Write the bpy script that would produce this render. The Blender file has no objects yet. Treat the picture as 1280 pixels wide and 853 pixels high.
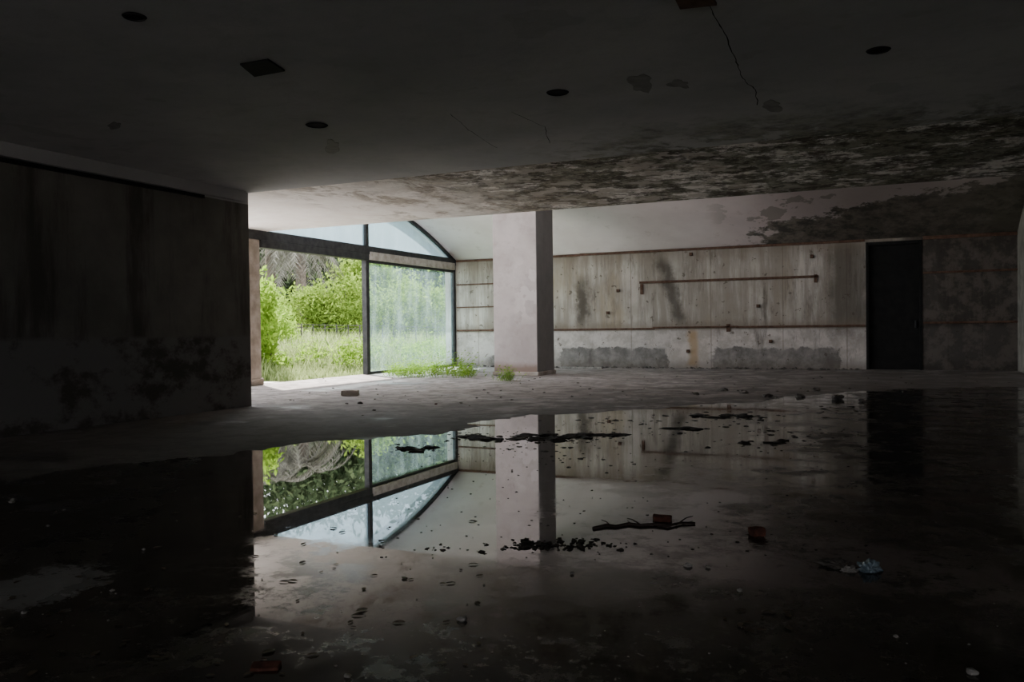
import bpy, bmesh, math, random
import numpy as np
from mathutils import Vector, Matrix, Euler, noise as mnoise
random.seed(7); rng=np.random.default_rng(7)
scene=bpy.context.scene
# ------------------------------------------------------------ camera
F=1050.0; CH=1.1; TH=math.radians(24.6); PITCH=math.radians(-0.846); ROLL=math.radians(-0.7)
cam=bpy.data.cameras.new("camera"); camo=bpy.data.objects.new("camera",cam)
scene.collection.objects.link(camo); scene.camera=camo
cam.sensor_width=36; cam.lens=F/1280*36; cam.clip_end=500
R=(Matrix.Rotation(TH,4,'Z')@Matrix.Rotation(math.pi/2+PITCH,4,'X')@Matrix.Rotation(ROLL,4,'Z'))
camo.matrix_world=Matrix.Translation((0,0,CH))@R
R3=R.to_3x3()
def ray(x,y): return R3@Vector(((x-640)/F,(426.5-y)/F,-1.0))
def onz(x,y,z=0.0):
    d=ray(x,y); t=(z-CH)/d.z; return Vector((d.x*t,d.y*t,z))
def ony(x,y,Y):
    d=ray(x,y); t=Y/d.y; return Vector((d.x*t,Y,CH+d.z*t))
def onx(x,y,X):
    d=ray(x,y); t=X/d.x; return Vector((X,d.y*t,CH+d.z*t))
def place(px,D):
    r=(px-640)/F*D; return (-math.sin(TH)*D+math.cos(TH)*r, math.cos(TH)*D+math.sin(TH)*r)
# ------------------------------------------------------------ material DSL
class B:
    def __init__(s,name):
        s.mat=bpy.data.materials.new(name); s.mat.use_nodes=True; s.nt=s.mat.node_tree
        s.nt.nodes.clear(); s.out=s.n('ShaderNodeOutputMaterial')
        g=s.n('ShaderNodeNewGeometry'); s.P=g.outputs['Position']; s.isl=g.outputs['Random Per Island']
        sp=s.n('ShaderNodeSeparateXYZ'); s.l(s.P,sp.inputs[0]); s.X,s.Y,s.Z=sp.outputs
    def n(s,t): return s.nt.nodes.new(t)
    def l(s,a,b): s.nt.links.new(a,b)
    def put(s,v,inp):
        if isinstance(v,bpy.types.NodeSocket): s.l(v,inp)
        else:
            if isinstance(v,(tuple,list)) and len(v)==3 and inp.type=='RGBA': v=(*v,1)
            inp.default_value=v
    def m(s,op,*a,clamp=False):
        nd=s.n('ShaderNodeMath'); nd.operation=op; nd.use_clamp=clamp
        for i,v in enumerate(a): s.put(v,nd.inputs[i])
        return nd.outputs[0]
    def add(s,a,b): return s.m('ADD',a,b)
    def mul(s,*a):
        r=a[0]
        for v in a[1:]: r=s.m('MULTIPLY',r,v)
        return r
    def mx(s,a,b): return s.m('MAXIMUM',a,b)
    def inv(s,a): return s.m('SUBTRACT',1.0,a)
    def noise(s,scale,detail=4,rough=.55,st=(1,1,1),off=(0,0,0),dist=0):
        mp=s.n('ShaderNodeMapping'); s.l(s.P,mp.inputs['Vector']); mp.inputs['Scale'].default_value=st; mp.inputs['Location'].default_value=off
        nd=s.n('ShaderNodeTexNoise'); s.l(mp.outputs[0],nd.inputs['Vector'])
        nd.inputs['Scale'].default_value=scale; nd.inputs['Detail'].default_value=detail; nd.inputs['Roughness'].default_value=rough; nd.inputs['Distortion'].default_value=dist
        return nd.outputs['Fac']
    def sm(s,a,b,x):
        nd=s.n('ShaderNodeMapRange'); nd.interpolation_type='SMOOTHSTEP'
        s.put(x,nd.inputs['Value'])
        lo,hi=(a,b) if a<b else (b,a)
        nd.inputs['From Min'].default_value=lo; nd.inputs['From Max'].default_value=hi
        if a>b: nd.inputs['To Min'].default_value=1; nd.inputs['To Max'].default_value=0
        return nd.outputs['Result']
    def wob(s,x,n,amp): # x + (n-.5)*amp
        return s.m('MULTIPLY_ADD',s.m('SUBTRACT',n,.5),amp,x)
    def box(s,x,a,b,e): return s.mul(s.sm(a-e,a+e,x),s.sm(b+e,b-e,x))
    def mix(s,f,a,b,mode='MIX'):
        nd=s.n('ShaderNodeMix'); nd.data_type='RGBA'; nd.blend_type=mode
        s.put(f,nd.inputs[0]); s.put(a,nd.inputs[6]); s.put(b,nd.inputs[7]); return nd.outputs[2]
    def bump(s,h,strength=.4,dist=.02):
        nd=s.n('ShaderNodeBump'); s.put(h,nd.inputs['Height']); nd.inputs['Strength'].default_value=strength; nd.inputs['Distance'].default_value=dist
        return nd.outputs[0]
    def pbr(s,col,rough=.8,normal=None,spec=.3,ior=None,metal=0):
        p=s.n('ShaderNodeBsdfPrincipled'); s.put(col,p.inputs['Base Color']); s.put(rough,p.inputs['Roughness'])
        s.put(spec,p.inputs['Specular IOR Level']); s.put(metal,p.inputs['Metallic'])
        if ior: p.inputs['IOR'].default_value=ior
        if normal is not None: s.l(normal,p.inputs['Normal'])
        return p.outputs[0]
    def fin(s,sh): s.l(sh,s.out.inputs['Surface']); return s.mat
def simple(name,c1,c2,scale=6,rough=.8,bump=.3,spec=.3,metal=0):
    b=B(name); n=b.noise(scale,6,.6)
    return b.fin(b.pbr(b.mix(b.sm(.3,.7,n),c1,c2),rough,b.bump(n,bump,.02),spec,metal=metal))
# ---- geometry constants
ZC=3.19; XL=-8.7; YA=9.7; YB=13.85; XG=-12.0; YW=22.1; XR=2.5; XR2=5.0; Y0=-7.0
def vault(Y):
    s=YW-Y
    z=3.15+.49*s-.043*s*s if s<4.6 else 3.15+.49*4.6-.043*4.6**2+.095*(s-4.6)
    return z
# ------------------------------------------------------------ materials
def mat_ceiling():
    b=B("stained_plaster_ceiling")
    n1=b.noise(.6,5,.6); n2=b.noise(3,8,.7); n3=b.noise(1.4,9,.75,off=(5,3,0)); n4=b.noise(5.5,8,.75,off=(2,2,2))
    col=b.mix(b.sm(.3,.7,n1),(.40,.40,.412),(.50,.495,.50))
    col=b.mix(b.mul(b.sm(.45,.75,n2),.35),col,(.29,.29,.29))
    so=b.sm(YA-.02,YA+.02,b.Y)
    soffit_lit=b.mix(b.sm(.35,.65,n2),(.84,.79,.765),(.90,.87,.85))  # soffit coloured paler than the ceiling to paint in light from outside
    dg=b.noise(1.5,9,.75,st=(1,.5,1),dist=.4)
    soffit_lit=b.mix(b.mul(b.sm(.48,.58,dg),b.sm(-9.6,-7.2,b.wob(b.X,n2,2)),.8),soffit_lit,b.mix(b.sm(.4,.6,n4),(.22,.175,.135),(.46,.39,.33)))
    col=b.mix(so,col,soffit_lit)
    xr=b.wob(b.X,n1,3.0)
    right=b.sm(-8.0,-4.4,xr)
    yb=b.wob(b.Y,n3,4.6)
    band=b.sm(YA-1.4,YA+.2,yb)
    yw=b.mul(right,b.sm(YA-.05,YA+.03,b.Y))
    gr=b.mix(b.sm(.42,.58,n4),(.06,.066,.042),(.24,.235,.18))
    gr=b.mix(b.sm(-2.5,-6,xr),gr,b.mix(b.sm(.42,.58,n4),(.13,.105,.075),(.40,.35,.28)))  # mould colour, made paler leftward to brighten the soffit
    mould=b.mul(b.sm(.44,.51,n3),b.mx(yw,b.mul(b.sm(-4.6,-2.6,xr),band,.85)))
    mould2=b.mul(b.sm(.51,.55,b.noise(2.6,9,.8,off=(1,9,0))),yw)
    col=b.mix(b.mul(mould,.9),col,gr)
    col=b.mix(b.mul(mould2,.8),col,(.06,.046,.036))
    peel=b.mul(b.sm(.56,.57,b.noise(1.9,6,.6,off=(7,1,0))),yw,b.sm(-.5,-3.0,b.wob(b.X,n1,3)))
    col=b.mix(b.mul(peel,.8),col,b.mix(n4,(.68,.63,.59),(.42,.37,.33)))
    pt=b.mul(b.sm(.64,.66,b.noise(.9,3,.6,off=(2,2,0))),b.inv(so))
    col=b.mix(b.mul(pt,.3),col,(.3,.3,.29))
    return b.fin(b.pbr(col,.9,b.bump(b.add(n2,b.mul(n3,.6)),.35,.03),.2))
def mat_leftwall():
    b=B("grimy_left_wall_plaster")
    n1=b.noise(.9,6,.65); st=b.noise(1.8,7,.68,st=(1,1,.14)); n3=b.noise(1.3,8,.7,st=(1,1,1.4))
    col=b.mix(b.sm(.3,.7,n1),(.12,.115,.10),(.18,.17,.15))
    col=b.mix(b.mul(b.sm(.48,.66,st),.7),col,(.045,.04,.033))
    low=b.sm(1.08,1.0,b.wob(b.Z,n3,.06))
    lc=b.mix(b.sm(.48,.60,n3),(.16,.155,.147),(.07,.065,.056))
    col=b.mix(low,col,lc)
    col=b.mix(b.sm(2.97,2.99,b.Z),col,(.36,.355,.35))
    return b.fin(b.pbr(col,.9,b.bump(n3,.4,.03),.2))
def mat_backwall():
    b=B("weathered_back_wall")
    n1=b.noise(1.1,6,.65); st=b.noise(2.6,7,.7,st=(1,1,.1)); n3=b.noise(3,8,.7); st2=b.noise(.9,5,.6,st=(1,1,.25),off=(3,0,0)); st5=b.noise(5,7,.75,st=(1,1,.16),off=(6,0,1))
    col=b.mix(b.sm(.3,.7,n1),(.40,.36,.31),(.55,.505,.455))
    col=b.mix(b.mul(b.sm(.40,.60,st),.75),col,(.245,.21,.17))
    col=b.mix(b.mul(b.sm(.52,.66,st2),.5),col,(.36,.28,.175))
    col=b.mix(b.mul(b.sm(.52,.64,st5),.45),col,(.16,.138,.115))
    low=b.sm(1.06,1.0,b.Z)
    col=b.mix(b.mul(low,.75),col,b.mix(b.sm(.4,.6,n3),(.64,.585,.55),(.44,.395,.36)))
    for xs in (-11.2,-10.2,-9.3,-6.55,-4.4,-2.6,-1.1,1.1,1.8):
        col=b.mix(b.mul(b.box(b.X,xs-.012,xs+.012,.01),.5),col,(.15,.12,.09))
    xw=b.wob(b.X,n3,.9); zw=b.wob(b.Z,n3,.45)
    gp=b.mul(b.mx(b.box(xw,-8.6,-5.6,.05),b.box(xw,-4.35,-1.25,.05)),b.sm(.56,.50,zw))
    gp=b.mx(gp,b.mul(b.box(xw,-10.9,-9,.1),b.sm(.3,.25,zw)))
    col=b.mix(b.mul(gp,.9),col,b.mix(b.sm(.35,.65,n3),(.11,.10,.092),(.27,.25,.23)))
    sl=b.m('MULTIPLY_ADD',b.Z,.28,b.X)
    s1=b.mul(b.box(b.wob(sl,n3,.5),-5.05,-4.68,.14),b.box(b.wob(b.Z,n1,.7),1.1,2.95,.3),.95)
    s2=b.mul(b.box(b.wob(b.X,n3,.6),-8.15,-7.8,.14),b.box(zw,1.15,2.4,.35),.95)
    s3=b.mul(b.box(b.wob(b.X,n3,.6),-1.5,-.6,.2),b.box(zw,.9,3.1,.3),.75)
    s4=b.mul(b.sm(.55,.66,b.noise(1.7,7,.72,st=(1,1,.2),off=(9,0,2))),.7)
    col=b.mix(b.mul(b.mx(b.mx(s1,s2),b.mx(s3,s4)),.88),col,(.07,.058,.045))
    r1=b.mul(b.box(b.wob(b.X,n3,.3),-5.0,-4.75,.08),b.box(b.Z,.05,1.0,.1),.7)
    col=b.mix(r1,col,(.38,.24,.1))
    spk=b.mul(b.sm(.66,.68,b.noise(7,3,.6,off=(3,3,3))),.7); col=b.mix(spk,col,(.1,.08,.06))
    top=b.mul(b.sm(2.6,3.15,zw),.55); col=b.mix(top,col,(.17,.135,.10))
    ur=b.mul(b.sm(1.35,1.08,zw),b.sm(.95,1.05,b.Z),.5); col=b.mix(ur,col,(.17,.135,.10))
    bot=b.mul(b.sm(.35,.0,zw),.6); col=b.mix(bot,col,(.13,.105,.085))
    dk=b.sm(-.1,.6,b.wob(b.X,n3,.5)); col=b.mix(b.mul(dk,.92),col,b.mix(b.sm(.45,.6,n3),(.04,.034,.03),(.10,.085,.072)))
    return b.fin(b.pbr(col,.9,b.bump(b.add(n3,st),.5,.03),.2))
def mat_vault():
    b=B("pale_vault_plaster")
    n1=b.noise(.8,5,.6); n3=b.noise(1.3,8,.65); n5=b.noise(3,7,.7)
    col=b.mix(b.sm(.3,.7,n1),(.70,.615,.605),(.80,.72,.71))
    xw=b.wob(b.X,n3,3.4); yw=b.wob(b.Y,b.noise(1.2,9,.75,off=(4,4,4)),2.8)
    lim=b.m('MULTIPLY_ADD',b.X,-.30,20.35)
    dlt=b.m('SUBTRACT',yw,lim)
    stn=b.mul(b.sm(-3.1,-2.9,xw),b.sm(0,.12,dlt))
    col=b.mix(b.mul(stn,.9),col,b.mix(b.sm(.38,.62,n5),(.04,.045,.034),(.26,.235,.19)))
    p2=b.mul(b.sm(.58,.59,b.noise(1.1,5,.6,off=(1,6,0))),b.sm(-4.5,-3,b.X))
    col=b.mix(b.mul(p2,.6),col,(.25,.23,.19))
    col=b.mix(b.mul(b.sm(-3,2.5,b.wob(b.X,n1,3)),.35),col,(.33,.31,.28))
    col=b.mix(b.mul(b.sm(.6,.66,n5),.3),col,(.5,.41,.38))
    return b.fin(b.pbr(col,.85,b.bump(n3,.25,.02),.2))
def mat_pillar():
    b=B("painted_pillar_plaster")
    n1=b.noise(1.2,6,.65); n3=b.noise(4,7,.7)
    col=b.mix(b.sm(.3,.7,n1),(.37,.325,.31),(.47,.42,.405))
    col=b.mix(b.mul(b.sm(.5,.7,n3),.4),col,(.28,.24,.22))
    col=b.mix(b.mul(b.sm(.55,.57,b.noise(3,3,.5,off=(4,4,1))),b.box(b.Z,1.3,2.6,.3),b.sm(-8.2,-8.0,b.X),.6),col,(.56,.515,.50))
    col=b.mix(b.mul(b.sm(.36,.16,b.wob(b.Z,n3,.25)),.8),col,(.20,.135,.10))
    side=b.sm(-7.57,-7.555,b.X); col=b.mix(side,col,b.mix(n3,(.15,.145,.14),(.27,.255,.24)))  # side face darkened to paint in its shade
    return b.fin(b.pbr(col,.85,b.bump(n3,.3,.02),.2))
def mat_floor():
    b=B("dusty_concrete_floor")
    n1=b.noise(.7,7,.65); n2=b.noise(3,8,.7); n3=b.noise(11,6,.7); n4=b.noise(1.3,9,.75,off=(6,1,0))
    col=b.mix(b.sm(.3,.7,n1),(.24,.21,.195),(.39,.35,.33))
    col=b.mix(b.mul(b.sm(.46,.58,n2),.75),col,(.12,.10,.088))
    col=b.mix(b.mul(b.sm(.6,.7,n3),.4),col,(.52,.47,.45))
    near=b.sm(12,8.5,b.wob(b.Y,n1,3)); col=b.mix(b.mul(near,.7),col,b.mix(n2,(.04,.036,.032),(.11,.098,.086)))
    rgt=b.mul(b.sm(-8,-3,b.wob(b.X,n1,3)),b.sm(.42,.54,n4))
    col=b.mix(b.mul(rgt,.75),col,(.075,.065,.058))
    wet=b.mx(b.sm(.56,.64,b.noise(.8,5,.6,off=(8,2,0))),b.mul(b.sm(-4,-1,b.wob(b.X,n1,2)),b.sm(YW,19,b.Y),.75))
    w=b.mul(wet,.8); col=b.mix(b.mul(w,.7),col,(.06,.052,.046))
    ro=b.m('MULTIPLY_ADD',w,-.5,.82)
    return b.fin(b.pbr(col,ro,b.bump(b.add(n2,b.mul(n3,.4)),.35,.02),.4))
PC=onz(38,738)
def mat_water():
    b=B("shallow_puddle_water")
    n1=b.noise(.8,6,.65); n2=b.noise(2.6,10,.78); n3=b.noise(14,5,.7)
    col=b.mix(b.sm(.35,.7,n1),(.015,.013,.011),(.055,.046,.035))
    col=b.mix(b.mul(b.sm(.48,.60,n2),.7),col,(.10,.08,.055))
    lft=b.sm(-.4,-1.8,b.wob(b.m('MULTIPLY_ADD',b.Y,.78,b.X),n1,1.2))
    mud=b.mul(b.sm(.38,.50,n2),lft)
    nr=b.sm(4.0,2.2,b.wob(b.Y,n1,1.6))
    mud=b.mx(mud,b.mul(b.sm(.46,.58,b.noise(3.4,10,.8,off=(8,8,8))),nr,.8))
    scat=b.sm(.655,.69,b.noise(4,10,.82,off=(3,3,3)))
    mud=b.mx(mud,b.mul(scat,.7))
    refl_fade=b.sm(-2.8,.2,b.wob(b.X,n1,2.5))  # dims the right-hand reflection through colour, specular and extra mud
    col=b.mix(b.mul(refl_fade,.7),col,(.014,.012,.010))
    mud=b.mx(mud,b.mul(refl_fade,b.sm(.44,.58,b.noise(1.8,10,.8,off=(2,5,1))),.8))
    col=b.mix(mud,col,b.mix(n3,(.020,.017,.013),(.075,.062,.046)))
    ex=b.m('POWER',b.m('ABSOLUTE',b.m('DIVIDE',b.m('SUBTRACT',b.X,PC.x),.26)),2.0); ey=b.m('POWER',b.m('ABSOLUTE',b.m('DIVIDE',b.m('SUBTRACT',b.Y,PC.y),.36)),2.0)
    pale_patch=b.sm(1.1,.9,b.wob(b.add(ex,ey),b.noise(5,10,.78),5.5));  # pale ragged ellipse mixed into the water colour
    col=b.mix(b.mul(pale_patch,.8),col,b.mix(n3,(.19,.19,.18),(.32,.32,.31)))
    ro=b.m('MULTIPLY_ADD',mud,.40,.012); ro=b.m('MULTIPLY_ADD',refl_fade,.04,ro)
    sp=b.m('MULTIPLY_ADD',mud,-.45,.62); sp=b.mul(sp,b.m('MULTIPLY_ADD',refl_fade,-.72,1.0))
    return b.fin(b.pbr(col,ro,None,sp,ior=1.62))
def mat_glass(name,haze,tint,k=1,tc=(.36,.48,.46)):
    b=B(name)
    st=b.noise(2.5,7,.7,st=(1,1,.25)); n=b.noise(1.1,5,.6); sp=b.noise(14,4,.6)
    f=b.m('ADD',b.mul(b.sm(.4,.7,st),.20*k),b.mul(b.sm(.35,.7,n),.10*k)); f=b.m('ADD',f,b.mul(b.sm(.62,.7,sp),.08*k)); f=b.m('ADD',f,haze,clamp=True)
    tr=b.n('ShaderNodeBsdfTransparent'); tr.inputs[0].default_value=(*tint,1)
    tl=b.n('ShaderNodeBsdfTranslucent'); tl.inputs[0].default_value=(*tc,1)
    gl=b.n('ShaderNodeBsdfGlossy'); gl.inputs['Roughness'].default_value=.05
    m1=b.n('ShaderNodeMixShader'); b.l(f,m1.inputs[0]); b.l(tr.outputs[0],m1.inputs[1]); b.l(tl.outputs[0],m1.inputs[2])
    m2=b.n('ShaderNodeMixShader'); m2.inputs[0].default_value=.05; b.l(m1.outputs[0],m2.inputs[1]); b.l(gl.outputs[0],m2.inputs[2])
    return b.fin(m2.outputs[0])
def mat_leaf(name,c1,c2,trans=.45):
    b=B(name); n=b.noise(.7,3,.5)
    f=b.m('ADD',b.mul(b.isl,.6),b.mul(n,.4))
    col=b.mix(f,c1,c2)
    d=b.n('ShaderNodeBsdfDiffuse'); b.l(col,d.inputs[0])
    t=b.n('ShaderNodeBsdfTranslucent'); b.l(b.mix(.5,col,c2),t.inputs[0])
    m=b.n('ShaderNodeMixShader'); m.inputs[0].default_value=trans; b.l(d.outputs[0],m.inputs[1]); b.l(t.outputs[0],m.inputs[2])
    return b.fin(m.outputs[0])
MC=mat_ceiling(); ML=mat_leftwall(); MB=mat_backwall(); MV=mat_vault(); MP=mat_pillar(); MF=mat_floor(); MW=mat_water()
MG=mat_glass("dirty_window_glass",.08,(.72,.90,.92),.9,(.30,.42,.44)); MG2=mat_glass("limewashed_gable_glass",.60,(.5,.62,.68),.5,(.22,.31,.36))
MSTEEL=simple("dark_steel_frame",(.015,.016,.018),(.04,.04,.04),8,.6,.2)
MWOOD=simple("rotten_batten_wood",(.07,.034,.02),(.14,.08,.055),9,.85)
MLINT=simple("peeling_lintel_paint",(.52,.48,.44),(.33,.29,.25),6)
MPIL=simple("bare_brick_render",(.22,.185,.15),(.40,.35,.31),3,.9,.8)
MBLACK=simple("flat_black",(.006,.006,.006),(.014,.013,.012),5,.9)  # flat near-black for holes, cracks, door and ledge line
MMUD=simple("wet_black_mud",(.010,.008,.006),(.04,.032,.025),12,.7,.6)
MBRICK=simple("broken_red_brick",(.06,.024,.016),(.13,.048,.03),20,.9,.5)
MSTONE=simple("plaster_rubble",(.16,.15,.135),(.33,.31,.28),12,.9,.5)
MGREY=simple("dark_rubble",(.05,.045,.04),(.16,.14,.12),12,.9,.5)
MSTICK=simple("wet_branch_bark",(.012,.008,.006),(.04,.025,.018),20,.6)
MBAG=simple("pale_blue_plastic",(.08,.13,.16),(.20,.25,.28),10,.3,.5,.5)
MDIRT=simple("outdoor_soil",(.06,.09,.025),(.16,.17,.07),1.5,.95)
MBOUNCE=simple("pale_bounce_slab",(.62,.59,.56),(.78,.75,.72),1.5,.95)
MBARK=simple("tree_bark",(.06,.05,.04),(.16,.13,.10),9,.95,.8)
MEXT=simple("exterior_render",(.3,.29,.27),(.4,.38,.36),2,.9)
MFENCE=simple("rusty_fence_wire",(.02,.02,.018),(.06,.055,.05),5,.8)
MLEAF=mat_leaf("bush_leaves",(.03,.08,.010),(.24,.34,.06))
MLEAF2=mat_leaf("bright_shrub_leaves",(.06,.15,.012),(.28,.42,.06),.5)
MTREE=mat_leaf("tree_leaves",(.014,.035,.014),(.11,.145,.07),.35)
MGRASS=mat_leaf("meadow_grass_blades",(.08,.16,.03),(.42,.48,.22),.4)
MDEAD=mat_leaf("dead_palm_fronds",(.03,.032,.025),(.25,.24,.20),.25)
# ------------------------------------------------------------ mesh helpers
def mkobj(name,verts,faces,mat,smooth=False,parent=None):
    me=bpy.data.meshes.new(name); me.from_pydata([tuple(v) for v in verts],[],[tuple(f) for f in faces]); me.update()
    if smooth: me.polygons.foreach_set('use_smooth',[True]*len(me.polygons))
    o=bpy.data.objects.new(name,me); scene.collection.objects.link(o)
    for m in (mat if isinstance(mat,list) else [mat]): me.materials.append(m)
    if parent: o.parent=parent
    return o
def boxes(name,lst,mat,bevel=0,parent=None):
    V=[];Fc=[]
    for (x0,x1,y0,y1,z0,z1) in lst:
        k=len(V); V+=[(x0,y0,z0),(x1,y0,z0),(x1,y1,z0),(x0,y1,z0),(x0,y0,z1),(x1,y0,z1),(x1,y1,z1),(x0,y1,z1)]
        Fc+=[(k+a,k+b_,k+c,k+d) for a,b_,c,d in ((0,3,2,1),(4,5,6,7),(0,1,5,4),(1,2,6,5),(2,3,7,6),(3,0,4,7))]
    o=mkobj(name,V,Fc,mat,parent=parent)
    if bevel:
        md=o.modifiers.new('bevel','BEVEL'); md.width=bevel; md.segments=2
    return o
def empty(name,loc=(0,0,0)):
    o=bpy.data.objects.new(name,None); o.location=loc; scene.collection.objects.link(o); return o
# ------------------------------------------------------------ shell
boxes("floor",[(-12.15,XR2+.2,Y0-.2,YW+.2,-.25,0)],MF)
boxes("ceiling",[(XL-.3,XR2+.2,Y0-.2,YA,ZC-.04,ZC+.3),(-12.3,XR2+.2,YA,YB,ZC,ZC+.3)],MC)
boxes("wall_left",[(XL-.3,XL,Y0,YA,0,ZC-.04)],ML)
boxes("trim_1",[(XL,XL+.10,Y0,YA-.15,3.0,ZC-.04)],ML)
boxes("trim_2",[(XL,XL+.04,Y0,YA-.9,2.95,2.995)],MBLACK)
boxes("wall_left_return",[(-12.3,XL-.3,YA-.3,YA,0,ZC)],MEXT)
# second glazed bay, round the corner of the left wall
boxes("window_4",[(XG-.08,XG+.06,YA,YA+.1,0,ZC),(XG-.08,XG+.06,YA+.1,13.0,2.98,ZC),(XG-.06,XG+.04,11.3,11.38,0,2.98)],MSTEEL)
# rear wall with a long strip opening added for fill light (behind the camera)
RW0,RW1,RZ0,RZ1=-6.0,4.0,1.0,2.1
boxes("wall_rear",[(XL-.3,RW0,Y0-.3,Y0,0,ZC-.04),(RW1,XR2+.2,Y0-.3,Y0,0,ZC-.04),(RW0,RW1,Y0-.3,Y0,0,RZ0),(RW0,RW1,Y0-.3,Y0,RZ1,ZC-.04)],ML)
boxes("fill_opening_bars",[(x-.04,x+.04,Y0-.2,Y0-.1,RZ0,RZ1) for x in np.linspace(RW0+.04,RW1-.04,7)],MSTEEL)
boxes("wall_right",[(XR2,XR2+.3,Y0,YB,0,ZC),(XR,XR2+.3,YB,YB+.3,0,5.4)],ML)
DX0=ony(1083,458,YW).x; DX1=ony(1153,458,YW).x
boxes("wall_back",[(-12.3,DX0,YW,YW+.3,0,3.16),(DX1,XR+.3,YW,YW+.3,0,3.16),(DX0,DX1,YW,YW+.3,3.08,3.16)],MB)
boxes("wall_annex_right",[(XR,XR+.3,YB+.3,YW,0,5.4)],MV)
d=empty("door_1",((DX0+DX1)/2,YW,0)); 
def dbox(n,l,m):
    o=boxes(n,l,m,.005); o.parent=d; o.matrix_parent_inverse=Matrix.Translation(-Vector(d.location)); return o
dbox("frame",[(DX0,DX0+.06,YW-.03,YW+.2,0,3.08),(DX1-.06,DX1,YW-.03,YW+.2,0,3.08),(DX0+.06,DX1-.06,YW-.03,YW+.2,3.0,3.08)],MBLACK)
dbox("leaf",[(DX0+.05,DX1-.05,YW+.1,YW+.16,-.02,3.02)],MBLACK)
dbox("handle",[(DX1-.16,DX1-.12,YW+.04,YW+.1,1.0,1.18)],MSTEEL)
ys=np.concatenate([np.linspace(YW+.05,YB,40)])
V=[];Fc=[]
for y in ys:
    z=vault(y); V+=[(-12.25,y,z),(XR+.3,y,z),(-12.25,y,z+.18),(XR+.3,y,z+.18)]
for i in range(len(ys)-1):
    a=4*i;c=a+4
    Fc+=[(a,a+1,c+1,c),(a+2,c+2,c+3,a+3),(a,c,c+2,a+2),(a+1,a+3,c+3,c+1)]
mkobj("ceiling_vault",V,Fc,MV,True)
ZT=vault(YB)
CX1=-3.6
cl=[(x-.05,x+.05,YB-.12,YB,ZC+.3,ZT+.1) for x in np.arange(-12,CX1+.1,1.6)]
cl+=[(-12.3,CX1,YB-.12,YB,ZC+.3,ZC+.36),(-12.3,CX1,YB-.14,YB+.02,ZT-.06,ZT+.18)]
boxes("added_clerestory",cl,MSTEEL)  # unseen clerestory, added to light the annex walls and pillar front
boxes("wall_upstand",[(CX1,XR+.3,YB-.14,YB,ZC+.3,ZT+.18)],MV)
boxes("pillar",[(-8.67,-7.55,17.9,18.95,0,4.46)],MP,.02)
boxes("baseboard_pillar",[(-8.70,-7.52,17.87,18.98,0,.09)],MPIL,.015)
boxes("wall_pilaster",[(-12.2,-11.93,13.0,13.62,.0,3.0)],MPIL,.02)
boxes("baseboard_pilaster",[(-12.2,-11.90,13.0,13.66,0,.14)],MPIL,.02)
# gable glazing -------------------------------------------------------
YM=onx(459,460,XG).y
g=empty("window_1",(XG,YM,0))
def gadd(o): o.parent=g; o.matrix_parent_inverse=Matrix.Translation(-Vector(g.location)); return o
gadd(boxes("mullion",[(XG-.08,XG+.06,YM-.07,YM+.07,0,vault(YM))],MSTEEL,.008))
gadd(boxes("header_beam",[(XG-.10,XG+.08,13.02,YW,3.0,3.2),(XG-.10,XG+.09,13.64,YM,2.84,3.0)],MSTEEL,.01))
gadd(boxes("lintel",[(XG-.06,XG+.11,YM+.07,YW-.12,2.86,3.06)],MLINT,.01))
gadd(boxes("pane_frame",[(XG-.04,XG+.04,YM+.07,YW-.1,2.79,2.86),(XG-.04,XG+.04,YM+.07,YW-.1,0.0,.07),(XG-.05,XG+.06,YW-.12,YW,0,3.0)],MSTEEL,.006))
gadd(mkobj("pane",[(XG,YM+.06,.07),(XG,YW-.1,.07),(XG,YW-.1,2.8),(XG,YM+.06,2.8)],[(0,1,2,3)],MG))
yy=np.linspace(YB-.1,YW-.05,30)
V=[(XG,y,3.2) for y in yy]+[(XG,y,vault(y)-.01) for y in yy]; n=len(yy)
gadd(mkobj("arched_pane",V,[(i,i+1,n+i+1,n+i) for i in range(n-1)],MG2))
V=[]
for y in yy: 
    z=vault(y); V+=[(XG-.06,y,z-.09),(XG+.07,y,z-.09),(XG+.07,y,z+.02),(XG-.06,y,z+.02)]
Fc=[]
for i in range(n-1):
    a=4*i
    for k in range(4): Fc.append((a+k,a+(k+1)%4,a+4+(k+1)%4,a+4+k))
gadd(mkobj("arch_rim",V,Fc,MSTEEL))
def rail(x0,x1,z,h=.05,t=.05):
    return (x0,x1,YW-t,YW,z-h/2,z+h/2)
boxes("batten_rails_pipe_stubs",[rail(-11.9,-8.0,3.12,.06),rail(-8.0,DX0-.02,3.13,.06),rail(-11.9,-9.9,2.42,.035),rail(-6.3,-1.75,2.3,.06),rail(-6.28,-6.2,2.12,.28),rail(-1.85,-1.78,2.25,.2),
   rail(-11.9,-9.4,1.06),rail(-9.2,-5.9,1.05),rail(-5.95,-3.7,1.08,.045),rail(-3.75,DX0-.02,1.07),rail(-4.0,-3.9,1.05,.2),rail(DX1+.02,XR,1.12,.05),rail(DX1+.02,XR,2.3,.05),rail(DX1+.02,XR,3.12,.08),rail(-11.9,-9.6,1.75,.03),rail(-9.5,-9.4,.9,.35)]
   +[(x-.04,x+.04,YW-.08,YW,z-.04,z+.04) for x,z in ((-4.9,3.0),(-6.9,2.1),(-5.0,.45),(-9.1,2.7),(-2.9,.7),(-3.2,1.6),(-7.2,1.5),(-1.9,2.8))],MWOOD,.006)  # the small square boxes are pipe stubs, sharing the batten wood
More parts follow.
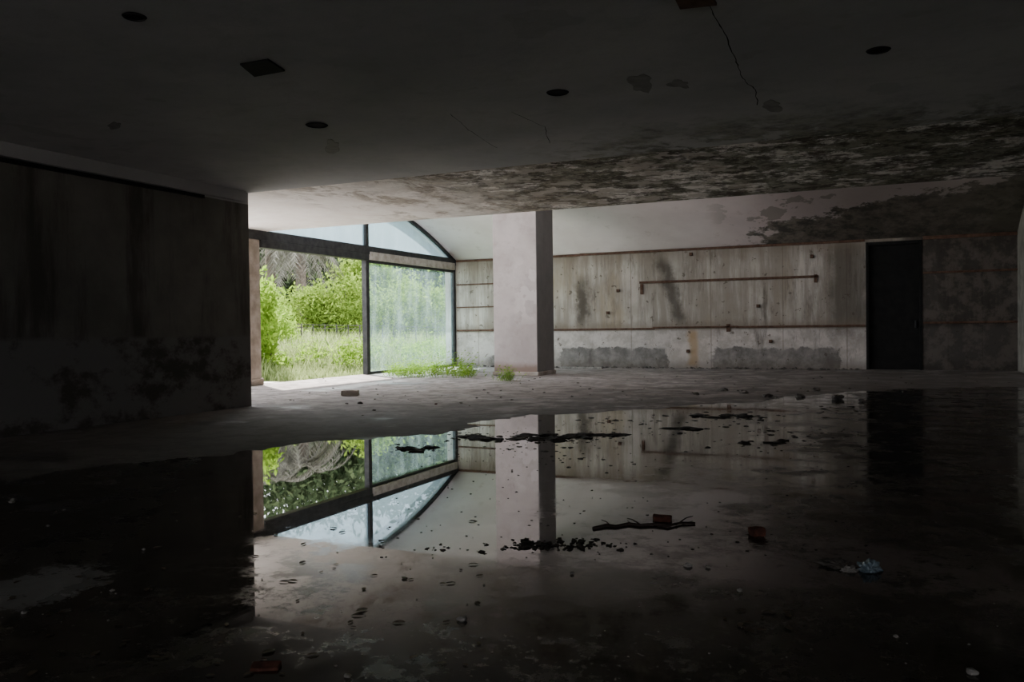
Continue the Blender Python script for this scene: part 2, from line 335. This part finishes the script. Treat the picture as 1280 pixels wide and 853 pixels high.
# ------------------------------------------------------------ ceiling fixtures
def ring_hole(px,py,r,name="downlight_recess"):
    c=onz(px,py,ZC-.04); V=[];Fc=[]; N=32
    for k,(rr,zz) in enumerate(((r*1.12,-.004),(r,-.012),(r,.0),(r*.9,-.001),(0.001,-.001))):
        for i in range(N):
            a=2*math.pi*i/N; V.append((c.x+rr*math.cos(a),c.y+rr*math.sin(a),c.z+zz))
    for k in range(4):
        for i in range(N): Fc.append((k*N+i,k*N+(i+1)%N,(k+1)*N+(i+1)%N,(k+1)*N+i))
    return mkobj(name,V,Fc,MBLACK)
for a in ((697,115,.088),(396,156,.10),(168,20,.068),(1098,62,.078)): ring_hole(*a)
def flatpoly(name,pts,z,mat,wob=0,th=.01):
    V=[];N=len(pts)
    for p_ in pts: V.append((p_[0],p_[1],z))
    for p_ in pts: V.append((p_[0],p_[1],z+th))
    Fc=[tuple(range(N))[::-1],tuple(range(N,2*N))]+[(i,(i+1)%N,N+(i+1)%N,N+i) for i in range(N)]
    return mkobj(name,V,Fc,mat)
sq=[onz(*q,ZC-.04) for q in ((300,79),(335,73),(356,87),(318,94))]
flatpoly("ceiling_hatch",sq,ZC-.055,MBLACK,th=.014)
flatpoly("ceiling_vent",[onz(*q,ZC-.04) for q in ((843,-6),(888,-10),(896,3),(850,8))],ZC-.06,MWOOD,th=.019)
def blob(px,py,rx,ry,z,n=22,amp=.35,seed=0):
    out=[]
    for i in range(n):
        a=2*math.pi*i/n; k=1+amp*mnoise.noise((math.cos(a)*1.3+seed,math.sin(a)*1.3,seed*3.1))*2
        out.append(onz(px+rx*k*math.cos(a),py+ry*k*math.sin(a),z))
    return out
MPEEL=simple("peeled_plaster_patch",(.20,.20,.195),(.28,.28,.27),8)
for i,(a,b_,c,e) in enumerate(((415,184,9,8),(802,103,16,11),(850,105,14,5),(965,132,14,6),(143,157,7,4))):
    flatpoly("peeled_plaster_patch",blob(a,b_,c,e,ZC-.04,seed=i+1),ZC-.044,MPEEL,th=.003)
def crack(name,pts,w,z=ZC-.04):
    P=[]
    for i in range(len(pts)-1):
        for k in range(8):
            t=k/8; x=pts[i][0]*(1-t)+pts[i+1][0]*t; y=pts[i][1]*(1-t)+pts[i+1][1]*t
            P.append(onz(x+random.uniform(-1.2,1.2),y+random.uniform(-.6,.6),z))
    V=[];Fc=[]
    for i,q in enumerate(P):
        d_=(P[min(i+1,len(P)-1)]-P[max(i-1,0)]).normalized(); nn=Vector((-d_.y,d_.x,0)); ww=w*random.uniform(.5,1.3)
        V+=[q+nn*ww+Vector((0,0,-.002)),q-nn*ww+Vector((0,0,-.002))]
    for i in range(len(P)-1): Fc.append((2*i,2*i+1,2*i+3,2*i+2))
    return mkobj(name,V,Fc,MBLACK)
crack("ceiling_crack",[(886,6),(903,36),(920,75),(928,98),(944,112),(948,134)],.004)
crack("ceiling_crack",[(563,142),(590,165),(625,188)],.003)
crack("ceiling_crack",[(640,140),(680,158),(688,182)],.003)
# ------------------------------------------------------------ puddle
bd=[(-420,660),(-150,625),(0,600),(120,584),(230,572),(318,562),(400,553),(470,548),(540,545),(575,540),(592,531),(640,523),(700,519),(780,514),(850,509),(930,503),(1000,496),(1080,489),(1180,486),(1300,483)]
pts=[onz(*q) for q in bd]
fine=[]
for i in range(len(pts)-1):
    a,c=pts[i],pts[i+1]; L=(c-a).length; k=max(2,int(L/.05)); nn=Vector((-(c-a).y,(c-a).x,0)).normalized()
    for j in range(k):
        q=a.lerp(c,j/k); q=q+nn*(mnoise.fractal(q*1.7,.9,2.0,5)*.28)
        fine.append(q)
fine.append(pts[-1])
fine=[q for q in fine if q.x<XR-.05 and q.x>XL+.05]
fine+= [Vector((XR-.04,fine[-1].y,0)),Vector((XR-.04,YB-.05,0)),Vector((XR2-.05,YB-.06,0)),Vector((XR2-.05,-3,0)),Vector((XL+.1,-3,0))]
me=bpy.data.meshes.new("puddle_water"); bm=bmesh.new()
vs=[bm.verts.new((q.x,q.y,.006)) for q in fine]
es=[bm.edges.new((vs[i],vs[(i+1)%len(vs)])) for i in range(len(vs))]
bmesh.ops.triangle_fill(bm,edges=es,use_beauty=True,use_dissolve=False)
for f in bm.faces:
    if f.normal.z<0: f.normal_flip()
bm.to_mesh(me); bm.free(); me.materials.append(MW)
o=bpy.data.objects.new("puddle_water",me); scene.collection.objects.link(o)
# ------------------------------------------------------------ debris
ICO=None
def ico():
    global ICO
    if ICO is None:
        bm=bmesh.new(); bmesh.ops.create_icosphere(bm,subdivisions=2,radius=1)
        bm.verts.ensure_lookup_table(); ICO=([v.co.copy() for v in bm.verts],[tuple(v.index for v in f.verts) for f in bm.faces]); bm.free()
    return ICO
def lumps(name,items,mat,rg=.55):
    V=[];Fc=[]; iv,ifc=ico()
    for (x,y,z,sx,sy,sz) in items:
        k=len(V); rot=random.uniform(0,6.28) if abs(sx-sy)<sx*2 else 0; sd=random.uniform(0,90); c,s=math.cos(rot),math.sin(rot)
        for v in iv:
            w=v*(1+rg*mnoise.noise(v*1.6+Vector((sd,0,0)))+rg*.6*mnoise.noise(v*4+Vector((sd,5,0))))
            a,b_=w.x*sx,w.y*sy
            V.append((x+a*c-b_*s,y+a*s+b_*c,max(z+w.z*sz,.001)))
        Fc+=[tuple(k+i for i in f) for f in ifc]
    return mkobj(name,V,Fc,mat)
it=[]
cl=[(600,549,34,4,40),(585,546,20,4,25),(690,550,42,5,60),(655,546,30,4,30),(760,544,26,4,30),(520,562,30,5,30),(850,538,50,5,22),(905,524,60,6,50),(680,684,60,6,80),(740,682,36,5,40),(950,556,50,6,24),(545,688,22,3,12),(640,560,80,7,30),(800,528,70,5,30),(1000,542,60,6,20),(1060,514,40,5,22),(760,575,110,12,24)]
for (cx,cy,sx,sy,n_) in cl:
    for _ in range(n_):
        px=random.gauss(cx,sx*.6); py=random.gauss(cy,sy*.7); 
        if py<505: continue
        q=onz(px,py); s=random.uniform(.004,.014)*random.choice((1,1,1.8)); D=q.length/9
        it.append((q.x,q.y,.006,s*D*1.5,s*D*1.6,s*.35))
for _ in range(220):
    px=random.uniform(470,1100); py=random.uniform(525,700); q=onz(px,py); s=random.uniform(.002,.005); it.append((q.x,q.y,.007,s*1.8,s*1.5,s*.5))
for (a,b_,rx,ry,n_) in ((512,563,26,2.5,7),(690,548,48,4,20),(600,549,24,3,12),(757,545,28,2,6),(690,684,36,3,6),(905,521,34,3,10),(850,538,30,2,4),(948,553,36,2,3)):
    for _ in range(n_):
        px=a+random.uniform(-1,1)*rx; py=b_+random.uniform(-1,1)*ry; q=onz(px,py); D=q.length
        it.append((q.x,q.y,.006,random.uniform(4,12)*D/F,random.uniform(.8,1.7)*D*D/F/CH,.014))
lumps("mud_clumps",it,MMUD,.9)
it=[]
for _ in range(130):
    px=random.uniform(320,1270); py=470+abs(random.gauss(0,22)); 
    q=onz(px,py)
    if q.y>YW-.4: continue
    s=random.uniform(.006,.022); it.append((q.x,q.y,s*.3,s,s*1.3,s*.6))
for _ in range(170):
    q=Vector((random.uniform(-11.8,DX0-.1),YW-random.uniform(.05,.45),0)); s=random.uniform(.01,.05); it.append((q.x,q.y,s*.3,s,s,s*.7))
for px,py,s in ((905,489,.05),(1000,497,.05),(1047,500,.07),(1082,503,.06),(930,492,.05),(960,497,.05),(870,494,.04),(1020,489,.05),(450,505,.03)):
    q=onz(px,py); it.append((q.x,q.y,s*.4,s*1.4,s*1.2,s*.7))
lumps("floor_rubble",it,MGREY)
it=[]
for px,py,s in ((17,627,.02),(15,630,.02),(578,778,.02),(860,710,.02),(925,742,.015),(640,590,.012),(80,640,.01),(60,660,.01),(1215,845,.02),(30,770,.012),(140,742,.01),(885,712,.012),(715,720,.012),(435,850,.012),(1120,800,.01),(560,610,.008),(180,690,.01)):
    q=onz(px,py); it.append((q.x,q.y,.012,s,s*.8,s*.5))
for _ in range(90):
    q=onz(random.uniform(0,1270),random.uniform(590,850)); s=random.uniform(.002,.005); it.append((q.x,q.y,.008,s,s,s*.5))
lumps("plaster_fragments",it,MSTONE)
def brick(px,py,dims,rot,tilt=0,mat=MBRICK,name="brick"):
    q=onz(px,py); bm=bmesh.new(); bmesh.ops.create_cube(bm,size=1)
    for v in bm.verts: v.co=Vector((v.co.x*dims[0],v.co.y*dims[1],v.co.z*dims[2]))
    bmesh.ops.bevel(bm,geom=bm.edges[:],offset=min(dims)*.1,segments=2,affect='EDGES')
    bmesh.ops.subdivide_edges(bm,edges=bm.edges[:],cuts=2,use_grid_fill=True)
    for v in bm.verts: v.co+=Vector((mnoise.noise(v.co*22+Vector((px,0,0))),mnoise.noise(v.co*25+Vector((0,px,0))),mnoise.noise(v.co*23+Vector((0,0,px)))))*min(dims)*.2
    m=bpy.data.meshes.new(name); bm.to_mesh(m); bm.free(); m.materials.append(mat)
    o=bpy.data.objects.new(name,m); o.rotation_euler=(tilt,0,rot); scene.collection.objects.link(o)
    o.location=(q.x,q.y,dims[2]/2-.002); return o
brick(438,495,(.28,.13,.09),.45,mat=MPIL); brick(946,671,(.068,.055,.05),.6); brick(828,653,(.10,.06,.04),.3); brick(332,838,(.09,.05,.02),.5,.1); brick(545,506,(.03,.03,.02),0)
def tube(name,path,r0,r1,mat,N=8,V=None,Fc=None):
    own=V is None
    if own: V=[];Fc=[]
    base=len(V)
    for i,q in enumerate(path):
        d_=(path[min(i+1,len(path)-1)]-path[max(i-1,0)]).normalized()
        u=d_.cross(Vector((0.1,0.2,1))).normalized(); w=d_.cross(u); r=r0+(r1-r0)*i/(len(path)-1)
        for k in range(N):
            a=2*math.pi*k/N; V.append(q+u*math.cos(a)*r+w*math.sin(a)*r)
    for i in range(len(path)-1):
        for k in range(N):
            Fc.append((base+i*N+k,base+i*N+(k+1)%N,base+(i+1)*N+(k+1)%N,base+(i+1)*N+k))
    Fc.append(tuple(base+k for k in range(N))[::-1]); Fc.append(tuple(base+(len(path)-1)*N+k for k in range(N)))
    if own: return mkobj(name,V,Fc,mat,True)
V=[];Fc=[]
def fl(px,py,z): q=onz(px,py); q.z=z; return q
tube("",[fl(742,663,.008),fl(758,660,.012),fl(770,661,.010),fl(786,658,.012),fl(800,660,.013),fl(818,659,.015),fl(835,661,.016),fl(852,657,.014),fl(869,657,.012)],.012,.006,None,V=V,Fc=Fc)
tube("",[fl(765,661,.010),fl(758,657,.02),fl(752,656,.025)],.004,.002,None,V=V,Fc=Fc)
tube("",[fl(845,660,.015),fl(858,652,.02),fl(866,650,.02)],.004,.002,None,V=V,Fc=Fc)
tube("",[fl(800,659,.015),fl(790,654,.02),fl(784,651,.012)],.004,.002,None,V=V,Fc=Fc)
mkobj("fallen_branch",V,Fc,MSTICK,True)
def crumple(name,px,py,sx,sy,sz,mat,seed):
    bm=bmesh.new(); bmesh.ops.create_icosphere(bm,subdivisions=4,radius=1)
    q=onz(px,py)
    for v in bm.verts:
        k=1+.6*mnoise.fractal(v.co*1.8+Vector((seed,0,0)),.7,2.2,5)
        v.co=v.co*k; v.co=Vector((q.x+v.co.x*sx,q.y+v.co.y*sy,max(.007,.01+v.co.z*sz)))
    m=bpy.data.meshes.new(name); bm.to_mesh(m); bm.free(); m.materials.append(mat)
    o=bpy.data.objects.new(name,m); scene.collection.objects.link(o); return o
crumple("plastic_bag",1086,715,.05,.05,.035,MBAG,3); crumple("crumpled_litter",1045,708,.07,.06,.018,MGREY,8); crumple("crumpled_litter",1062,716,.03,.03,.015,MSTONE,12)
V=[];Fc=[]
for px,py in [(random.uniform(905,990),random.uniform(766,792)) for _ in range(14)]+[(random.uniform(0,600),random.uniform(640,850)) for _ in range(80)]:
    q=onz(px,py); a=random.uniform(0,6.28); s=random.uniform(.012,.03); k=len(V)
    for (u,w,z) in ((-1,0,0),(-.4,.45,.15),(.4,.4,.15),(1,0,.05),(.4,-.4,.1),(-.4,-.42,.12)):
        V.append((q.x+s*(u*math.cos(a)-w*math.sin(a)),q.y+s*(u*math.sin(a)+w*math.cos(a)),.009+s*z))
    Fc.append(tuple(range(k,k+6)))
mkobj("soggy_leaves",V,Fc,simple("soggy_leaf",(.04,.03,.018),(.11,.08,.05),30,.6))
boxes("fallen_board",[(-8.3,-7.1,YW-.9,YW-.78,.0,.05)],MSTONE,.005)
# ------------------------------------------------------------ outdoors
gx=np.linspace(-80,-12.15,60); gy=np.linspace(-15,75,60)
V=[];Fc=[]
def gz(x,y):
    d_=max(0,-13.5-x)*min(1,max(0,(y-15)/3)); return -.06+min(.45,d_*.045)+.05*mnoise.noise(Vector((x*.5,y*.5,0)))*min(1,d_/3)
for x in gx:
    for y in gy: V.append((x,y,gz(x,y)))
for i in range(59):
    for j in range(59):
        a=i*60+j; Fc.append((a,a+60,a+61,a+1))
mkobj("ground",V,Fc,MDIRT,True)
boxes("ground_bounce",[(-12.15,30,-40,Y0-.3,-.3,-.05),(-22,-12.3,2.0,14.6,-.15,-.005)],MBOUNCE)  # pale slabs out of view, added to bounce light indoors
def leafcloud(name,ells,n,size,mat,stems=True,parentmat=MBARK):
    V=np.zeros((n*4,3)); w=np.array([e[3]*e[4]*e[5] for e in ells])**.75; w/=w.sum()
    idx=rng.choice(len(ells),n,p=w); E=np.array(ells)[idx]
    dr=rng.normal(size=(n,3)); dr/=np.linalg.norm(dr,axis=1)[:,None]
    rad=rng.uniform(.15,1,n)**.45
    rad*=1+.35*np.sin(dr[:,0]*7+idx)*np.sin(dr[:,1]*6+idx*2)*np.sin(dr[:,2]*5+1)
    rad*=1+.3*np.sin(dr[:,0]*13+idx*3)*np.sin(dr[:,2]*15+idx)
    rad*=1+(rng.uniform(0,1,n)**6)*.5
    C=E[:,:3]+dr*rad[:,None]*E[:,3:6]
    C[:,2]=np.maximum(C[:,2],.03)
    s=size*rng.uniform(.5,1.3,n)
    U=rng.normal(size=(n,3))+dr*.5+np.array([0,0,-.3]); U/=np.linalg.norm(U,axis=1)[:,None]
    W=np.cross(U,rng.normal(size=(n,3))); W/=np.linalg.norm(W,axis=1)[:,None]
    V[0::4]=C-U*s[:,None]; V[1::4]=C+W*s[:,None]*.42-U*s[:,None]*.1; V[2::4]=C+U*s[:,None]; V[3::4]=C-W*s[:,None]*.42-U*s[:,None]*.1
    Fa=np.arange(n*4).reshape(n,4)
    e=empty(name,(ells[0][0],ells[0][1],0))
    me=bpy.data.meshes.new("foliage"); me.from_pydata(V.tolist(),[],Fa.tolist()); me.materials.append(mat)
    o=bpy.data.objects.new("foliage",me); scene.collection.objects.link(o); o.parent=e; o.matrix_parent_inverse=Matrix.Translation(-Vector(e.location))
    if stems:
        VV=[];FF=[]
        for el in ells:
            b0=Vector((ells[0][0]+random.uniform(-.15,.15),ells[0][1]+random.uniform(-.15,.15),gz(ells[0][0],ells[0][1])-.05)); t=Vector(el[:3])
            path=[b0.lerp(t,k/6)+Vector((random.uniform(-1,1),random.uniform(-1,1),0))*.05*k for k in range(7)]
            tube("",path,.03+.02*el[5],.012,None,V=VV,Fc=FF)
        o=mkobj("stems",VV,FF,parentmat,True); o.parent=e; o.matrix_parent_inverse=Matrix.Translation(-Vector(e.location))
    return e
def E_(px,D,z,r,rz=None): x,y=place(px,D); return (x,y,z,r,r,rz or r)
leafcloud("shrub",[E_(326,21,.5,.4,.55),E_(338,21.5,1.2,.26,.5),E_(332,21,2.0,.30,.5),E_(347,22,.25,.4,.3),E_(318,20.5,1.5,.45,.8)],2200,.10,MLEAF2)
leafcloud("shrub",[E_(376,34,2.0,.9,.8),E_(402,35,2.45,.8,.8),E_(428,35,2.0,1.0,.9),E_(450,36,2.5,.8,.8),E_(415,35,1.4,1.5,.9),E_(388,34.5,2.4,.5,.5),E_(438,35,2.9,.5,.5)],9500,.09,MLEAF)
leafcloud("shrub",[E_(480,37,1.6,1.5,1.2),E_(510,38,2.2,1.4,1.1),E_(545,38,1.8,1.5,1.3),E_(575,39,2.0,1.5,1.3)],8000,.11,MLEAF)
leafcloud("shrub",[E_(345,28,1.1,.6,.7),E_(357,28.5,.8,.5,.6),E_(338,27,1.5,.6,1.0)],2600,.09,MLEAF2)
leafcloud("shrub",[E_(290,27,1.2,1.2,1.4),E_(260,26,1.0,1.3,1.3),E_(225,26,1.3,1.4,1.5)],4000,.13,MLEAF)
for (px,D,h,r) in ((345,50,11,4.2),(400,52,11.5,4.2),(450,50,10.5,4.0),(500,54,11,4.2),(550,56,10.5,4.2),(600,58,11,4.4),(250,48,10,4),(300,50,11,4.2),(650,60,11,4.5)):
    leafcloud("tree",[E_(px,D,h*.72,r*.8,r*.7),E_(px-25,D+1,h*.5,r*.8,r*.7),E_(px+22,D-1,h*.52,r*.8,r*.7),E_(px,D,h*.3,r,r*.6),E_(px,D,h*.12,r,r*.4)],8500,.26,MTREE)
leafcloud("tree",[E_(438,41,3.6,.9,.9),E_(462,42,4.0,1.1,1.0),E_(490,42,3.2,1.2,.9)],4600,.13,MLEAF)
n=34000
px=rng.uniform(250,640,n); D=rng.uniform(19.5,36,n)
r_=(px-640)/F*D; gx_=-math.sin(TH)*D+math.cos(TH)*r_; gy_=math.cos(TH)*D+math.sin(TH)*r_
ok=(gx_<-12.5)&~((gy_<14.7)); gx_=gx_[ok]; gy_=gy_[ok]; n=len(gx_)
pat=np.array([mnoise.noise(Vector((x*.9,y*.9,3))) for x,y in zip(gx_,gy_)])
h=rng.uniform(.3,.85,n)*np.clip((-12.3-gx_)/3.0,.2,1)*(1+.7*pat); a=rng.uniform(0,6.28,n); b_=rng.uniform(0,6.28,n); wd=.015
V=np.zeros((n*5,3)); z0=np.array([gz(x,y) for x,y in zip(gx_,gy_)])-.02
lean=h*rng.uniform(.05,.6,n)
for k,(t,sd) in enumerate(((0,-1),(0,1),(.55,1),(1,0),(.55,-1))):
    V[k::5,0]=gx_+np.cos(a)*wd*sd+np.cos(b_)*lean*t*t; V[k::5,1]=gy_+np.sin(a)*wd*sd+np.sin(b_)*lean*t*t; V[k::5,2]=z0+h*t
me=bpy.data.meshes.new("meadow_grass"); me.from_pydata(V.tolist(),[],np.arange(n*5).reshape(n,5).tolist()); me.materials.append(MGRASS)
o=bpy.data.objects.new("meadow_grass",me); scene.collection.objects.link(o)
ells=[]
for _ in range(60):
    e=E_(random.uniform(335,600),random.uniform(22,30),random.uniform(.25,.6),random.uniform(.2,.45),random.uniform(.2,.45))
    if e[0]<-13: ells.append(e)
leafcloud("meadow_weeds",ells,8500,.06,MLEAF2,False)
def palm(px,D,h,nf,L,name="palm_tree"):
    x,y=place(px,D); e=empty(name,(x,y,0)); VV=[];FF=[]
    tube("",[Vector((x,y,-.1)),Vector((x+.05,y,h*.5)),Vector((x,y+.1,h))],.28,.22,None,N=12,V=VV,Fc=FF)
    o=mkobj("trunk",VV,FF,MBARK,True); o.parent=e; o.matrix_parent_inverse=Matrix.Translation(-Vector(e.location))
    VV=[];FF=[]
    for i in range(nf):
        a=random.uniform(0,6.28); up=random.uniform(-.3,1.3); Lf=L*random.uniform(.75,1.15); P=[]
        for k in range(15):
            t=k/14; P.append(Vector((x+math.cos(a)*Lf*.9*t*(1-.2*t),y+math.sin(a)*Lf*.9*t*(1-.2*t),h+up*t*Lf*.55-1.0*Lf*t*t*.8)))
        tube("",P,.025,.008,None,N=4,V=VV,Fc=FF)
        for k in range(3,34):
            t=k/34; i0=min(int(t*14),13); q=P[i0].lerp(P[i0+1],t*14-i0); d_=(P[i0+1]-P[i0]).normalized(); sdv=d_.cross(Vector((0,0,1))).normalized()
            for sgn in (-1,1):
                tip=q+(d_*random.uniform(.3,.8)+sdv*sgn*random.uniform(.4,.9)+Vector((0,0,-random.uniform(.1,.6))))*random.uniform(.35,.6)
                kk=len(VV); VV+= [q-d_*.022,q+d_*.022,tip]; FF.append((kk,kk+1,kk+2))
    o=mkobj("fronds",VV,FF,MDEAD); o.parent=e; o.matrix_parent_inverse=Matrix.Translation(-Vector(e.location))
palm(376,38.5,4.9,36,3.2); palm(338,39,5.6,32,3.4)
V=[];Fc=[]; a0=Vector((*place(300,30),0)); a1=Vector((*place(600,33),0)); nP=22
for i in range(nP):
    q=a0.lerp(a1,i/(nP-1)); z=gz(q.x,q.y); tube("",[Vector((q.x,q.y,z-.1)),Vector((q.x,q.y,z+1.15))],.02,.02,None,N=6,V=V,Fc=Fc)
for zz in (.3,.5,.7,.85,1.0,1.12):
    tube("",[a0.lerp(a1,k/40)+Vector((0,0,gz(*(a0.lerp(a1,k/40)).xy)+zz)) for k in range(41)],.007,.007,None,N=4,V=V,Fc=Fc)
mkobj("wire_fence",V,Fc,MFENCE)
def weeds(name,spots,mat):
    V=[];Fc=[]
    for (x,y,r,hh,n_) in spots:
        for _ in range(n_):
            bx=x+random.gauss(0,r*.5); by=y+random.gauss(0,r*.5); h_=hh*random.uniform(.4,1); a=random.uniform(0,6.28); l=h_*random.uniform(.2,.8)
            if bx<XG+.12: bx=XG+.15
            if by>17.3: bx=min(bx,-9.1)
            by=min(by,YW-.15)
            for k in range(4):
                t=(k+1)/4; c=Vector((max(bx+math.cos(a)*l*t,XG+.16),min(by+math.sin(a)*l*t,YW-.1),h_*t)); b0=random.uniform(-1.5,1.5); s=random.uniform(.03,.055)
                u=Vector((math.cos(b0),math.sin(b0),.4))*s; w=Vector((-math.sin(b0),math.cos(b0),0))*s*.4; kk=len(V)
                V+=[c,c+u+w,c+u*2,c+u-w]; Fc.append((kk,kk+1,kk+2,kk+3))
            kk=len(V); V+=[Vector((bx-.004,by,0)),Vector((bx+.004,by,0)),Vector((max(bx+math.cos(a)*l,XG+.16),by+math.sin(a)*l,h_))]; Fc.append((kk,kk+1,kk+2))
    return mkobj(name,V,Fc,mat)
sp=[]
for _ in range(40):
    q=onz(random.uniform(485,600),random.uniform(463,473)); sp.append((max(q.x,XG+.3),min(q.y,YW-.3),.3,.26,12))
for px,py,hh in ((575,466,.65),(545,466,.5),(520,465,.4),(500,467,.35),(560,468,.4),(580,470,.55)):
    q=onz(px,py); sp.append((max(q.x,XG+.3),q.y,.22,hh,28))
weeds("weed_patch",sp,MLEAF2)
q=onz(630,476); weeds("weed_patch",[(q.x,min(q.y,17.0),.2,.3,36),(q.x+.2,min(q.y,17.0)-.1,.2,.25,20)],MLEAF2)
# ------------------------------------------------------------ light
w=bpy.data.worlds.new("sky"); scene.world=w; w.use_nodes=True; nt=w.node_tree
bg=nt.nodes['Background']; bg.inputs[0].default_value=(.92,.935,1,1); bg.inputs[1].default_value=7.0
su=bpy.data.lights.new("sun","SUN"); su.energy=26; su.angle=.03; su.color=(1,.95,.89)
so=bpy.data.objects.new("sun",su); scene.collection.objects.link(so)
so.rotation_euler=Vector((-.5,.38,.85)).to_track_quat('Z','Y').to_euler(); so.location=(-30,30,30)
def portal(loc,rot,sx,sy):
    L=bpy.data.lights.new("sky_portal","AREA"); L.shape='RECTANGLE'; L.size=sx; L.size_y=sy; L.cycles.is_portal=True
    o=bpy.data.objects.new("sky_portal",L); o.location=loc; o.rotation_euler=rot; scene.collection.objects.link(o)
portal(((-12.2+CX1)/2,YB-.16,(ZC+.3+ZT)/2),(math.pi/2,0,0),CX1+12.2,ZT-ZC-.2)
portal((XG-.15,(YA+YW)/2,2.2),(0,-math.pi/2,0),4.5,YW-YA)
portal(((RW0+RW1)/2,Y0-.35,(RZ0+RZ1)/2),(math.pi/2,0,0),RW1-RW0,RZ1-RZ0)
